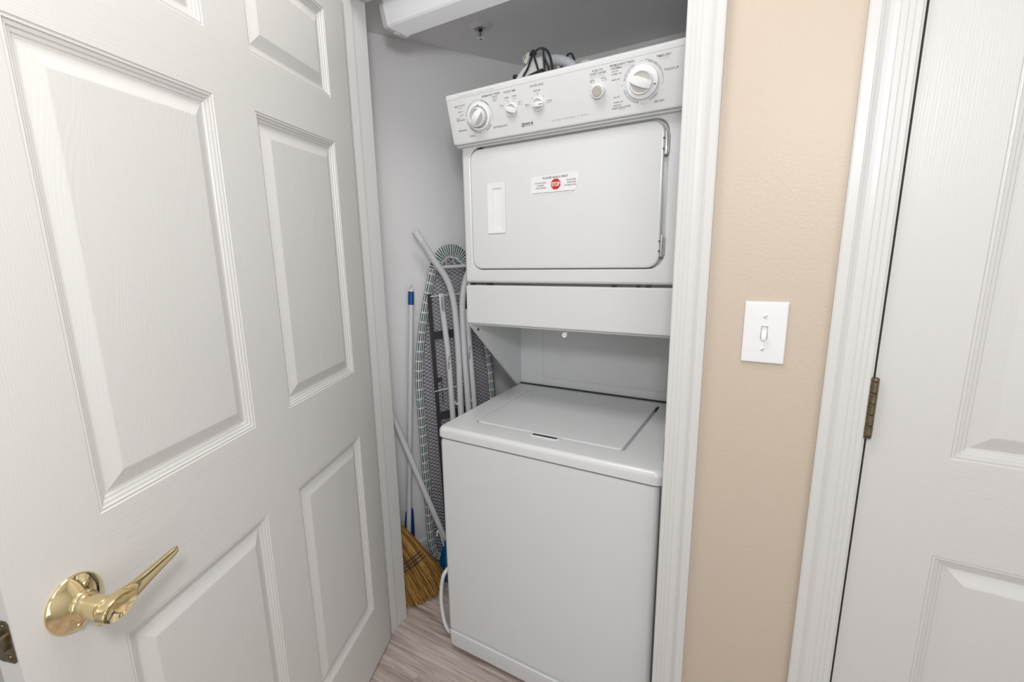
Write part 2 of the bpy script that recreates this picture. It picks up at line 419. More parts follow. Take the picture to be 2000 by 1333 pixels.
# brass lever on door 1
def D1(u, v, w): return tuple(mxd @ Vector((u, v, w)))
lev = MB(); cu_, cv_ = .9205, .892
lev.lathe([(.0375, 0), (.0378, .0015), (.036, .004), (.030, .0085), (.024, .012), (.0185, .0145), (.0165, .015), (.0165, .0185), (.015, .0195), (.001, .0195)], D1(cu_, cv_, 0), N1, 40)
rose = lev.build('lever_rose', M['brass'], door1, smooth=50); plabel(rose, 'round polished brass rose with two screws')
for a in (115, -75):
    m = MB(); c = D1(cu_ + .0255*math.cos(math.radians(a)), cv_ + .0255*math.sin(math.radians(a)), .0095)
    m.lathe([(.0042, 0), (.0042, .0022), (.003, .0035), (.0012, .0036), (.001, .0022), (.0005, .0022)], c, N1, 14)
    m.build('screw', M['brass'], rose)
m = MB()
m.lathe([(.0185, .0145), (.0190, .017), (.0180, .0195), (.0155, .0205), (.0150, .0225), (.0142, .0235), (.0146, .030), (.0150, .046), (.0146, .053), (.012, .057), (.001, .058)], D1(cu_, cv_, 0), N1, 32)
m.build('lever_neck', M['brass'], door1, smooth=50)
# lever arm: a tapering blade that leaves the neck towards the hinge side; (u, v, w, half height, front, back)
m = MB(); loops = []
arm = [(.9400, .8905, .0565, .003, .001, .002), (.9370, .8905, .0565, .0100, .0020, .0060), (.930, .8907, .0565, .0142, .0025, .0100), (.918, .8912, .0565, .0158, .0025, .0115), (.905, .8917, .0565, .0152, .0030, .0110),
       (.893, .8922, .0562, .0138, .0050, .0090), (.882, .8926, .0555, .0124, .0062, .0070), (.865, .8935, .0535, .0108, .0058, .0058), (.845, .895, .0515, .0092, .0052, .005), (.825, .8965, .0500, .0078, .0046, .0045), (.811, .8975, .0490, .0070, .004, .004), (.8035, .898, .0486, .0052, .0028, .0028), (.8015, .898, .0485, .0012, .001, .001)]
for u, v, w, hv, hf, hb in arm:
    L = []
    for k in range(24):
        t = 2*math.pi*k/24; sn = math.sin(t); L.append(D1(u, v + hv*math.cos(t), w + (hf if sn > 0 else hb)*sn))
    loops.append(L)
m.loft(loops); la = m.build('lever_arm', M['brass'], door1, smooth=60); plabel(la, 'tapering polished brass lever with a dished end')
# oval dish raised on the front of the arm's hub
m = MB(); lp = []
for f, h in ((1.06, .0570), (1.03, .0625), (1.0, .0655), (.965, .0664), (.92, .0658), (.80, .0632), (.60, .0606), (.35, .0592), (.08, .0588)):
    lp.append([D1(.9135 + .0262*f*math.cos(2*math.pi*k/32), .8914 + .0148*f*math.sin(2*math.pi*k/32), h + (.0016*math.cos(2*math.pi*k/32) if h > .06 else 0)) for k in range(32)])
m.loft(lp, cap0=False); m.build('lever_dish', M['brass'], la, smooth=60)
# latch faceplate on the door's edge
mxe = Matrix(((N1.x, 0, U1.x, H1.x + U1.x*.990), (N1.y, 0, U1.y, H1.y + U1.y*.990), (0, 1, 0, 0), (0, 0, 0, 1)))
m = MB(mxe); m.loft([[(p[0], p[1], z) for p in rr(-.0295, -.0025, .866, .922, .004, 4)] for z in (-.001, .0016)]); lat = m.build('latch_plate', M['brassold'], door1)
plabel(lat, 'tarnished bronze latch plate on the door edge')
m = MB(mxe); m.loft([[(p[0], p[1], z) for p in rr(-.023, -.008, .884, .906, .005, 4)] for z in (.001, .007)]); m.build('latch_bolt', M['brassold'], lat)
for vz in (.8735, .9155):
    m = MB(); m.lathe([(.0034, 0), (.003, .0012), (.0008, .0012), (.0007, .0005)], tuple(mxe @ Vector((-.011, vz, .0015))), U1, 12); m.build('screw', M['brassold'], lat)
# hinge of door 2
hg = MB(); zs = [.975 + .0198*i for i in range(6)]
for i in range(5):
    hg.lathe([(.0058, zs[i]+.0004), (.0066, zs[i]+.0012), (.0066, zs[i+1]-.0012), (.0058, zs[i+1]-.0004)], (.1305, YW-.0050, 0), (0, 0, 1), 14)
hg.lathe([(.003, .9715), (.0062, .972), (.0062, .975)], (.1305, YW-.005, 0), (0, 0, 1), 14)
hg.lathe([(.0062, 1.0745), (.0068, 1.0765), (.006, 1.080), (.002, 1.0812)], (.1305, YW-.005, 0), (0, 0, 1), 14)
plabel(hg.build('hinge', M['brassold'], door2), 'tarnished bronze hinge barrel')

# ------------------------------------------------------------------ light switch
sw = thing('light_switch', 'white toggle light switch plate on the beige wall', 'light switch', (-.037, YW, 1.147))
m = MB(); x, z = -.0368, 1.1468
m.loft([Yl(rr(x-.035, x+.035, z-.058, z+.058, .002, 3), YW-.0002), Yl(rr(x-.035, x+.035, z-.058, z+.058, .002, 3), YW-.003), Yl(rr(x-.0335, x+.0335, z-.0565, z+.0565, .002, 3), YW-.0052),
        Yl(rr(x-.0305, x+.0305, z-.0535, z+.0535, .002, 3), YW-.006), Yl(rr(x-.0056, x+.0056, z-.0122, z+.0122, .0006, 3), YW-.006), Yl(rr(x-.0056, x+.0056, z-.0122, z+.0122, .0006, 3), YW-.002)])
m.build('face_plate', M['plastic'], sw)
m = MB(); m.box(x-.0046, x+.0046, YW-.0060, YW-.0021, z-.0112, z+.0112, bev=.0004); m.build('toggle_housing', M['iron'], sw)
m = MB(); m.loft([[(x+a*.0042, YW-.006, z+b) for a, b in ((-1, -.006), (1, -.006), (1, .005), (-1, .005))], [(x+a*.0038, YW-.0105, z+b) for a, b in ((-1, -.0105), (1, -.0105), (1, -.0010), (-1, -.0010))],
                  [(x+a*.0034, YW-.0150, z+b) for a, b in ((-1, -.0118), (1, -.0118), (1, -.0068), (-1, -.0068))]])
m.build('toggle', M['plastic'], sw)
for zz in (1.1778, 1.1158):
    m = MB(); m.lathe([(.0040, 0), (.0036, .0012), (.0024, .0018), (.0002, .0019)], (x, YW-.0060, zz), (0, -1, 0), 16)
    s_ = m.build('screw', M['plastic'], sw)
    m = MB(Matrix.Translation((x, YW-.0080, zz)) @ Matrix.Rotation(math.radians(-40), 4, 'Y')); m.box(-.0034, .0034, 0, .0006, -.0005, .0005); m.build('screw_slot', M['ink'], s_)

# ------------------------------------------------------------------ stacked washer and dryer
LC = thing('laundry_centre', 'white stacked washer and dryer with knobs and a red stop notice', 'washer dryer', (-.53, 1.4, 0))
X0, X1 = -.857, -.205
m = MB()
def cab(z, i): return Zl(rr(X0+.005+i, X1-.0125-i, 1.108+i, 1.745-i, .014, 5), z)
m.loft([cab(.014, .014), cab(.020, .006), cab(.032, 0), cab(.080, 0), cab(.0835, .0045), cab(.0875, .0045), cab(.0915, .001), cab(.098, 0), cab(.748, 0), cab(.757, .003), cab(.7575, .02)])
m.build('washer_cabinet', M['enamel'], LC)
MB().box(X0+.03, X1-.03, 1.14, 1.72, 0, .016).build('base_frame', M['dark'], LC)
m = MB()
def slab(z, i): return Zl(rr(X0+i, X1-.004-i, 1.105+i, 1.655-i, .018, 6), z)
LX0, LX1, LY0, LY1 = -.775, -.3215, 1.192, 1.600
m.loft([slab(.7605, .012), slab(.7615, .003), slab(.7645, 0), slab(.783, 0), slab(.7895, .0022), slab(.7945, .0065), slab(.797, .013),
        Zl(rr(LX0-.004, LX1+.004, LY0-.004, LY1+.004, .020, 6), .797), Zl(rr(LX0, LX1, LY0, LY1, .016, 6), .7955), Zl(rr(LX0+.0005, LX1-.0005, LY0+.0005, LY1-.0005, .016, 6), .786)])
m.build('washer_top', M['enamel'], LC)
m = MB()
def lid(z, i): return Zl(rr(LX0+.003+i, LX1-.008-i, LY0+.003+i, LY1-.003-i, .014, 6), z)
m.loft([lid(.7862, 0), lid(.7950, 0), lid(.7975, .0015), lid(.7988, .005)])
lidO = m.build('washer_lid', M['enamel'], LC)
m = MB(); m.loft([Zl(rr(-.584, -.494, 1.170, 1.196, .009, 5), .7968), Zl(rr(-.584, -.494, 1.170, 1.196, .009, 5), .7992), Zl(rr(-.580, -.498, 1.173, 1.193, .008, 5), .8000), Zl(rr(-.577, -.501, 1.1765, 1.1885, .005, 5), .7978)])
fp = m.build('lid_finger_grip', M['enamel'], LC)
m = MB(); m.loft([Zl(rr(-.576, -.502, 1.177, 1.188, .004, 5), .7975), Zl(rr(-.576, -.502, 1.177, 1.188, .004, 5), .7983)]); m.build('grip_slot', M['dark'], fp)
for yy in (1.585,):
    MB().box(-.3285, -.3235, yy-.03, yy, .787, .797, bev=.001).build('lid_hinge', M['dark'], LC)
# stand: side wings and embossed back panel between washer and dryer
def wing(xa, xb):
    m = MB(); m.prism([(1.302, 1.075), (1.312, 1.064), (1.606, .8035), (1.615, .7985), (1.75, .7985), (1.75, 1.2105), (1.302, 1.2105)], 'x', xa, xb)
    return m
w1 = wing(X0+.001, X0+.010).build('side_wing', M['enamel2'], LC, smooth=0)
wing(X1-.010, X1-.001).build('side_wing', M['enamel2'], LC, smooth=0)
m = MB(); m.lathe([(.0048, 0), (.0044, .0025), (.0028, .003), (.002, .0012), (.0004, .0012)], (X0+.010, 1.338, 1.056), (1, 0, 0), 14); m.build('screw', M['railsteel'], w1)
m = MB()
m.loft([Yl(rr(X0+.010, X1-.010, .800, 1.205, .004, 6), 1.668), Yl(rr(X0+.010, X1-.010, .800, 1.205, .004, 6), 1.642), Yl(rr(-.772, -.300, .816, 1.10, .02, 6), 1.642), Yl(rr(-.766, -.306, .822, 1.094, .018, 6), 1.6445),
        Yl(rr(-.758, -.314, .830, 1.086, .016, 6), 1.6445), Yl(rr(-.752, -.320, .836, 1.080, .014, 6), 1.641)])
m.build('stand_back_panel', M['enamel2'], LC)
MB().box(X0+.012, X1-.012, 1.632, 1.650, .7968, .8004).build('gasket', M['black'], LC)
# service panel under the dryer
m = MB()
def sp(y, i): return Yl(rr(X0+.003+i, X1-.003-i, 1.085+i, 1.2055-i, .006, 4), y)
m.loft([sp(1.312, 0), sp(1.2895, 0), sp(1.2865, .0012), sp(1.2850, .004)])
m.build('service_panel', M['enamel'], LC)
m = MB(); m.prism([(1.300, 1.0845), (1.300, 1.079), (1.304, 1.0765), (1.400, 1.0765), (1.400, 1.079), (1.312, 1.0845)], 'x', X0+.012, X1-.012); m.build('panel_flange', M['enamel2'], LC, smooth=0)
m = MB(); m.lathe([(.0076, 0), (.0076, .006), (.0066, .0075), (.0048, .0078), (.0042, .006), (.0005, .006)], (-.531, 1.304, 1.067), (0, -1, -.35), 18)
m.lathe([(.004, -.02), (.004, 0)], (-.531, 1.304, 1.067), (0, -1, -.35), 10)
m.build('panel_catch', M['plastic'], LC)
for xx, w_ in ((-.835, .014), (-.772, .02), (-.392, .012), (-.330, .008), (-.305, .012)):
    MB().box(xx-w_/2, xx+w_/2, 1.292, 1.30, 1.2060, 1.2095).build('retaining_clip', M['black'], LC)
# dryer cabinet with recessed opening
m = MB()
def dc(y, i): return Yl(rr(X0+.002+i, X1-.002-i, 1.212+i, 1.738-i, .006, 6), y)
m.loft([dc(1.75, 0), dc(1.297, 0), dc(1.289, .002), dc(1.2855, .006), dc(1.2850, .010),
        Yl(rr(-.8275, -.2675, 1.2500, 1.6065, .036, 6), 1.2850), Yl(rr(-.8250, -.2695, 1.2525, 1.6045, .034, 6), 1.2868), Yl(rr(-.8245, -.2700, 1.253, 1.604, .034, 6), 1.3060)])
dcab = m.build('dryer_cabinet', M['enamel'], LC)
plabel(MB().box(-.806, -.790, 1.296, 1.306, 1.596, 1.603).build('latch_slot', M['black'], dcab), 'black latch slot in the dryer opening')
m = MB()
def dd(y, i): return Yl(rr(-.8232+i, -.2795-i, 1.2550+i, 1.5985-i, .030-i*.5, 6), y)
hp = rr(-.765, -.705, 1.3575, 1.5015, .0015, 6)
m.loft([dd(1.305, 0), dd(1.286, 0), dd(1.2835, .001), dd(1.2822, .0028), dd(1.2816, .006), Yl(hp, 1.2816), Yl(hp, 1.2835)], cap1=False)
ddoor = m.build('dryer_door', M['enamel'], LC)
m = MB()
def hr(i0, i1, j0, j1, r): return rr(-.765+i0, -.705-i1, 1.3575+j0, 1.5015-j1, r, 6)
m.loft([Yl(hr(.0005, .0005, .0005, .0005, .0015), 1.2830), Yl(hr(.0005, .0005, .0005, .0005, .0015), 1.2800), Yl(hr(.0015, .0015, .0015, .0015, .0015), 1.2790),
        Yl(hr(.0180, .0120, .0130, .0165, .001), 1.2800), Yl(hr(.0190, .0130, .0140, .0175, .001), 1.2830), Yl(hr(.0195, .0140, .0180, .0178, .001), 1.3080)])
m.build('door_pull', M['plastic'], ddoor)
for za, zb in ((1.519, 1.571), (1.282, 1.334)):
    h = MB(); c = (-.2745, 1.2825, 0)
    zm = (za+zb)/2
    h.lathe([(.003, za), (.0044, za+.002), (.0044, zm-.0004), (.0038, zm), (.0044, zm+.0004), (.0044, zb-.002), (.003, zb)], c, (0, 0, 1), 14)
    h.lathe([(.0030, za+.004), (.0030, zb-.008)], (-.2690, 1.2850, 0), (0, 0, 1), 10)
    o = h.build('dryer_hinge', M['chrome'], LC); plabel(o, 'small chrome dryer door hinge')
    for zz in (za+.014, zb-.014):
        k = MB(); k.lathe([(.0022, 0), (.0018, .002), (.0003, .002)], (-.2805, 1.2815, zz), (0, -1, 0), 10); k.build('screw', M['ink'], o)
# control console
P0 = Vector((0, 1.253, 1.62)); P1 = Vector((0, 1.219, 1.739)); WV = (P1-P0).normalized(); NV = Vector((0, -WV.z, WV.y))
def CP(u, v, o=0.0): return tuple(Vector((u, 0, 0)) + P0 + WV*v + NV*o)
def cprof(g):
    q = lambda v, o: (P0 + WV*v + NV*(o+g)).yz
    return [(1.34, 1.609-g), (1.268, 1.609-g), tuple(q(-.0085, -.012)), tuple(q(-.0095, -.006)), tuple(q(-.007, -.0015)), tuple(q(-.003, 0)),
            tuple(q(.1075, 0)), tuple(q(.1080, -.0009)), tuple(q(.1095, -.0009)), tuple(q(.1100, 0)), tuple(q(.119, 0)), tuple(q(.1225, -.0012)), tuple(q(.1245, -.005)), (1.262, 1.744+g), (1.34, 1.747+g)]
m = MB(); m.prism(cprof(0), 'x', -.8385, -.2235); con = m.build('control_console', M['enamel'], LC, smooth=40)
for a, b in ((-.8572, -.8385), (-.2235, -.2048)):
    m = MB()
    pf = cprof(.0012); pi = [(y_+(1.29-y_)*.03, z_+(1.68-z_)*.03) for y_, z_ in pf]
    if a < -.5: m.loft([Xl(pi, a), Xl(pf, a+.003), Xl(pf, b)])
    else: m.loft([Xl(pf, a), Xl(pf, b-.003), Xl(pi, b)])
    m.build('console_end_cap', M['enamel'], con, smooth=40)
TX = [('WATER INSTRUCTIONS', -.791, .1142, .0504, .0020, 1), ('FILL LEVEL', -.7461, .1144, .0234, .0020, 1), ('RINSE', -.7136, .1147, .0228, .0020, 1),
 ('HEAVY DUTY', -.8162, .091, .0361, .0051, 0), ('10 -', -.8138, .0851, .0115, .0028, 0), ('HEAVY -', -.8149, .0765, .0181, .0028, 0), ('LIGHT -', -.813, .0672, .0143, .0028, 0), ('AUTO', -.8283, .0606, .0105, .0034, 0),
 ('PREWASH', -.8197, .0553, .0274, .0043, 0), ('PREWASH', -.8193, .0283, .0274, .0043, 0), ('SOAK', -.7903, .01, .0162, .0043, 0), ('PERMANENT PRESS', -.7138, .1015, .0557, .0047, 0),
 ('- REGULAR', -.703, .0958, .0196, .0027, 0), ('- LIGHT', -.7045, .0906, .017, .0027, 0), ('- DELAY', -.7036, .0859, .0142, .0027, 0), ('WATER TEMP', -.6575, .0993, .0361, .0045, 0),
 ('WARM', -.669, .0862, .0131, .0030, 0), ('COLD', -.6699, .081, .011, .0026, 1), ('WARM', -.6463, .0866, .0127, .0030, 0), ('WARM', -.6463, .081, .0124, .0026, 1), ('HOT', -.6317, .0701, .0079, .0030, 0),
 ('COLD', -.6311, .0649, .0120, .0026, 1), ('COLD', -.6852, .0701, .0113, .0030, 0), ('COLD', -.6858, .0646, .0100, .0026, 1), ('WATER LEVEL', -.5803, .0993, .0391, .0043, 0), ('MEDIUM', -.5809, .0874, .0177, .0030, 0),
 ('LOAD', -.5806, .0823, .0101, .0026, 1), ('LARGE', -.5501, .0591, .0136, .0030, 0), ('LOAD', -.5493, .0545, .011, .0026, 1), ('SMALL', -.6114, .0593, .0126, .0030, 0), ('LOAD', -.6113, .0545, .0111, .0026, 1),
 ('KNIT/DELICATE', -.6978, .0212, .0419, .0048, 0), ('PUSH TO', -.4233, .1006, .0252, .0046, 0), ('START DRYER', -.4231, .0941, .0388, .0046, 0), ('END OF CYCLE SIGNAL', -.4239, .0880, .0364, .0020, 1),
 ('SIGNAL', -.4373, .0821, .0123, .0028, 0), ('OFF', -.4405, .0781, .0059, .0028, 0), ('SIGNAL', -.4104, .0826, .012, .0028, 0), ('ON', -.4062, .0778, .005, .0028, 0), ('PERMANENT PRESS', -.3668, .1027, .0554, .0046, 0),
 ('/ NORMAL', -.3797, .0967, .0278, .0046, 0), ('(AUTO DRY)', -.354, .0972, .0165, .0020, 1), ('LESS DRY', -.3831, .0905, .016, .0028, 0), ('NORMAL DRY', -.3793, .0848, .0233, .0028, 0), ('MORE DRY', -.3818, .073, .0186, .0028, 0),
 ('LESS DRY', -.3819, .0363, .0158, .0028, 0), ('NORMAL DRY', -.3788, .0252, .0233, .0028, 0), ('MORE DRY', -.3811, .0190, .0184, .0028, 0), ('KNIT/DELICATE', -.3724, .0130, .0424, .0048, 0), ('(AUTO DRY)', -.3704, .0082, .0129, .0020, 1),
 ('AIR DRY', -.2872, .012, .022, .0046, 0), ('TOUCH UP', -.2613, .0719, .0298, .0046, 0), ('TIMED DRY', -.2765, .1005, .031, .0046, 0), ('(HIGH HEAT)', -.2763, .0949, .0194, .0020, 1),
 ('OFF', -.3253, .1000, .0058, .0019, 1), ('OFF', -.3690, .0581, .0049, .0019, 1), ('OFF', -.2790, .0326, .0057, .0019, 1), ('OFF', -.3230, .0122, .006, .0019, 1),
 ('Heavy Duty', -.5361, .0116, .0251, .0036, 1), ('Large Capacity', -.4992, .0116, .0297, .0036, 1), ('Soft Heat', -.4627, .0116, .0196, .0036, 1)]
dk, gr = MB(), MB()
for s, u, v, w, h, c in TX: put_text(gr if c else dk, s, lambda a, b: CP(a, b, .0003), u, v, w, h, bold=.004)
for u, v in ((-.596, .072), (-.580, .078), (-.565, .072), (-.558, .056), (-.665, .076), (-.649, .076), (-.636, .066), (-.4335, .0775), (-.4125, .0775), (-.518, .0116), (-.479, .0116)):
    dk.loft([[CP(u + .0011*math.cos(t*math.pi/4), v + .0011*math.sin(t*math.pi/4), .0003) for t in range(8)]], cap0=False)
# brand mark: slanted dark box with a letter, heavy italic word, rule and triangle
put_text(dk, 'ENMORE', lambda a, b: CP(a, b, .0004), -.6175, .0155, .0175, .0042, bold=.035, shear=.25)
dk.loft([[CP(*p, .0003) for p in ((-.6355, .0095), (-.6285, .0095), (-.6270, .0187), (-.6340, .0187))]], cap0=False)
dk.loft([[CP(*p, .0003) for p in ((-.6285, .0101), (-.6020, .0101), (-.6020, .0109), (-.6285, .0109))]], cap0=False)
dk.loft([[CP(*p, .0003) for p in ((-.6080, .0133), (-.6015, .0133), (-.6030, .0205))]], cap0=False)
dk.loft([[CP(*p, .0003) for p in ((-.6024, .0101), (-.6016, .0101), (-.6016, .0140), (-.6024, .0140))]], cap0=False)
wl = MB(); put_text(wl, 'K', lambda a, b: CP(a, b, .0006), -.6313, .0141, .0042, .0062, bold=.02, shear=.2)
wl.build('lettering', M['plastic'], con, smooth=0)
# dial scale arcs
def arc(mb, cu, cv, r0, r1, a0, a1, o=.0003):
    n = max(3, int(abs(a1-a0)/6))
    mb.loft([[CP(cu + r*math.cos(math.radians(a0+(a1-a0)*k/n)), cv + r*math.sin(math.radians(a0+(a1-a0)*k/n)), o) for k in range(n+1)] for r in (r0, r1)], False, False, closed=False)
bl = MB()
DC, WC = (-.323, .0572), (-.7585, .0550)
for a0, a1, w in ((80, 74, .0032), (72, 58, .0046), (56, 40, .0040), (38, 20, .0030), (19, 2, .0020), (1, -17, .0012)): arc(gr, *DC, .0452-w, .0452, a0, a1)
for a0, a1 in ((112, 128), (129, 143), (144, 158)): arc(bl, *DC, .0415, .0430, a0, a1); arc(bl, *DC, .0385, .0393, a0+3, a1)
arc(gr, *DC, .0388, .0430, 160, 167)
for a0, a1 in ((-168, -150), (-149, -130), (-129, -114)): arc(bl, *DC, .0418, .0436, a0, a1); arc(bl, *DC, .0388, .0395, a0+2, a1)
arc(gr, *DC, .0392, .0438, -112, -104)
for a0, a1, w in ((-74, -70, .001), (-69, -58, .0026), (-57, -46, .0040), (-45, -42, .0044)): arc(gr, *DC, .0400, .0400+w, a0, a1)
for a0, a1, w in ((78, 92, .0008), (93, 120, .0010), (121, 150, .0018), (151, 172, .0014), (-172, -150, .0022), (-148, -110, .0032), (-108, -92, .0026), (50, 30, .0016), (29, 4, .0010), (2, -18, .0010)): arc(gr, *WC, .0424-w*1.3, .0424, a0, a1)
for a0, a1 in ((74, 62), (60, 46), (44, 36), (-36, -50), (-52, -66)): arc(bl, *WC, .0394, .0424, a0, a1)
for mb_, nm_, mt_ in ((dk, 'lettering', 'ink'), (gr, 'scale_print', 'inkgrey'), (bl, 'scale_print', 'inkblue')): tag(mb_.build(nm_, M[mt_], con, smooth=0), kind='stuff')
def knob(label, c, r, ang, hgt, skirt=None, mark=None, wbar=.34):
    """dial with a raised grip bar across two grey scooped halves"""
    cu, cv = c
    def disc(mb, prof, seg=36): mb.loft([[CP(cu + q*math.cos(2*math.pi*k/seg), cv + q*math.sin(2*math.pi*k/seg), h) for k in range(seg)] for q, h in prof])
    b = MB(); base = 0
    if skirt:
        disc(b, [(skirt, .0002), (skirt, .0045), (skirt-.0010, .0060), (skirt-.004, .0066), (r+.004, .0072), (r+.002, .0072)]); base = .0066
        body = b.build('knob', M['plastic'], con, smooth=45); b = MB()
        disc(b, [(r, base), (r, base+hgt*.75), (r-.0008, base+hgt*.9), (r-.0020, base+hgt*.9), (r-.0028, base+hgt*.70)])
        b.build('knob_rim', M['plastic'], body, smooth=45)
    else:
        disc(b, [(r+.0008, .0002), (r+.0006, .002), (r, hgt*.75), (r-.0006, hgt*.9), (r-.0016, hgt*.9), (r-.0022, hgt*.70)])
        body = b.build('knob', M['plastic'], con, smooth=45)
    plabel(body, label)
    g = MB(); disc(g, [(r-.0024, base+hgt*.55), (r-.0024, base+hgt*.72)]); g.build('knob_face', M['knobgrey'], body)
    ca, sa = math.cos(math.radians(ang)), math.sin(math.radians(ang))
    bar = MB(); L = []
    n = 14
    for i in range(n+1):
        t = -1 + 2*i/n; a = t*(r-.0004); w = r*wbar*(1 - .35*abs(t)**3); top = base + hgt*(1.0 + .45*(1-t*t))
        sec = [(-w*1.25, base+hgt*.6), (-w, top*.97), (-w*.6, top), (w*.6, top), (w, top*.97), (w*1.25, base+hgt*.6)]
        L.append([CP(cu + a*ca - q*sa, cv + a*sa + q*ca, h) for q, h in sec])
    bar.loft(L); bar.build('knob_grip', M['plastic'], body, smooth=50)
    if mark is not None:
        ma = math.radians(mark); k = MB(); r0, r1, hh = ((r+.003, skirt-.0035, .0077) if skirt else (r*.30, r*.97, base+hgt*1.48))
        if not skirt: hh = None
        c2, s2 = math.cos(ma), math.sin(ma)
        if skirt: k.loft([[CP(cu+a*c2-q*s2, cv+a*s2+q*c2, hh) for a, q in ((r0, -.0012), (r1, -.0012), (r1, .0012), (r0, .0012))]], cap0=False)
        else:
            k.loft([[CP(cu+a*c2-q*s2, cv+a*s2+q*c2, base+hgt*(1.0+.45*(1-(a/r)**2))+.0003) for q in (-.0007, .0007)] for a in [r0+(r1-r0)*j/6 for j in range(7)]], False, False, closed=False)
        k.build('pointer_mark', M['ink'], body, smooth=0)
    return body
kw = knob('large washer timer dial with a grey ring', WC, .0240, 46, .014, skirt=.0352, mark=82)
rg = MB(); rg.loft([[CP(WC[0] + q*math.cos(2*math.pi*k/40), WC[1] + q*math.sin(2*math.pi*k/40), h) for k in range(40)] for q, h in ((.0244, .0070), (.0290, .0070), (.0286, .0076), (.0244, .0078))]); rg.build('dial_ring', M['ringgrey'], kw)
knob('small water temperature knob', (-.657, .0560), .0152, -24, .009, mark=None)
knob('small water level knob', (-.580, .0560), .0152, -2, .009, mark=-2)
knob('large dryer timer dial', DC, .0246, -26, .011, skirt=.0356, mark=-17)
m = MB(); cu, cv = -.4235, .0570
m.loft([[CP(cu + q*math.cos(2*math.pi*k/32), cv + q*math.sin(2*math.pi*k/32), h) for k in range(32)] for q, h in ((.0165, .0002), (.0162, .003), (.0152, .012), (.0142, .0138), (.0124, .0142), (.0120, .0125))])
bt = plabel(m.build('start_button', M['plastic'], con, smooth=45), 'white push button with a taupe centre')
m = MB(); m.loft([[CP(cu + q*math.cos(2*math.pi*k/32), cv + q*math.sin(2*math.pi*k/32), h) for k in range(32)] for q, h in ((.0116, .010), (.0116, .0135), (.0106, .0144), (.009, .0147))]); m.build('button_cap', M['btngrey'], bt, smooth=45)
m = MB(Matrix.Translation(CP(-.4330, .0685, 0)) @ Matrix(((1, 0, 0, 0), (0, WV.y, NV.y, 0), (0, WV.z, NV.z, 0), (0, 0, 0, 1))) @ Matrix.Rotation(math.radians(35), 4, 'Z')); m.box(-.0016, .0016, -.004, .003, .0002, .0130, bev=.0008); m.build('button_tab', M['plastic'], bt)
# notice stuck on the dryer door
yS = 1.2813
S = lambda a, b: (a, yS-.0006, b)
pts = [(-.6245, 1.4546), (-.512, 1.4550), (-.5035, 1.4560), (-.4975, 1.4600), (-.4930, 1.4680), (-.4895, 1.4790), (-.4872, 1.5050), (-.6240, 1.5032)]
m = MB(); m.prism(pts, 'y', yS-.0004, yS+.0002); nt = plabel(m.build('notice', M['paper'], LC, smooth=0), 'white paper notice with a red stop sign, one corner curled')
m = MB()
for s, u, v, w, h in (('PLEASE READ FIRST', -.5525, 1.4972, .0729, .0052), ('DO NOT LEAVE', -.5951, 1.4853, .0322, .0036), ('LAUNDRY', -.5948, 1.4789, .0209, .0036), ('UNATTENDED', -.5943, 1.4722, .0306, .0036),
                      ('DO NOT MIX', -.5075, 1.4869, .0262, .0036), ('WHITE AND', -.5072, 1.4803, .0246, .0036), ('COLORED LOADS', -.5100, 1.4738, .0335, .0034), ('Download NOTE:  Guests will be charged for Shocking, damaged Drains, etc', -.5595, 1.4592, .1215, .0027)):
    put_text(m, s, S, u, v, w, h, bold=.02)
tag(m.build('lettering', M['ink'], nt, smooth=0), kind='stuff')
m = MB(); m.prism([(-.5512 + .0147*math.cos(math.radians(22.5+45*k)), 1.4791 + .0147*math.sin(math.radians(22.5+45*k))) for k in range(8)], 'y', yS-.0007, yS-.0003); st = plabel(m.build('stop_sign', M['red'], nt, smooth=0), 'red octagonal stop sign')
m = MB(); put_text(m, 'STOP', lambda a, b: (a, yS-.0010, b), -.5512, 1.4791, .0235, .0100, bold=.03); m.build('lettering', M['paper'], nt, smooth=0)
# drain hose bulging out beside the washer base
m = MB(); m.tube(smoothpath([(-.848, 1.205, .300), (-.868, 1.175, .285), (-.890, 1.150, .250), (-.903, 1.150, .205), (-.9095, 1.150, .145), (-.906, 1.150, .090), (-.895, 1.150, .045), (-.880, 1.160, .018), (-.848, 1.20, .014)], 5), .0065, 10)
plabel(m.build('drain_hose', M['plastic'], LC), 'white hose looping out beside the washer base')

# ------------------------------------------------------------------ ceiling light and sprinkler
cl = thing('ceiling_light', 'white strip light with an end cap on the closet ceiling', 'ceiling light', (-.6, 1.27, ZC))
pf = [(1.212, ZC), (1.2145, 2.027), (1.229, 1.9735), (1.236, 1.970), (1.318, 1.970), (1.326, 1.9745), (1.346, 2.027), (1.349, ZC)]
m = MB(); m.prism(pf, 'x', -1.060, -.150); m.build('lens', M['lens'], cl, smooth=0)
def grow(p, k): return [(y_ + (1 if y_ > 1.28 else -1)*k, z_ - (k if z_ < 2.03 else 0)) for y_, z_ in p]
for a, b in ((-1.078, -1.060), (-.150, -.132)):
    m = MB(); g0, g1 = grow(pf, .001), grow(pf, .0035)
    m.loft([Xl(g0, a), Xl(g1, a+.002), Xl(g1, b-.002), Xl(g0, b)]) ; m.build('end_cap', M['plastic'], cl, smooth=0)
MB().box(-1.074, -1.064, 1.268, 1.284, 1.9628, 1.9672, bev=.001).build('lens_clip', M['plastic'], cl)
sp_ = thing('fire_sprinkler', 'white fire sprinkler head hanging from the closet ceiling', 'sprinkler', (-.952, 1.576, ZC))
sx, sy_ = -.952, 1.576
m = MB(); m.lathe([(.0385, 0), (.0380, .0025), (.030, .0075), (.0225, .0095), (.0205, .008), (.020, .0005)], (sx, sy_, ZC), (0, 0, -1), 36); m.build('escutcheon', M['plastic'], sp_)
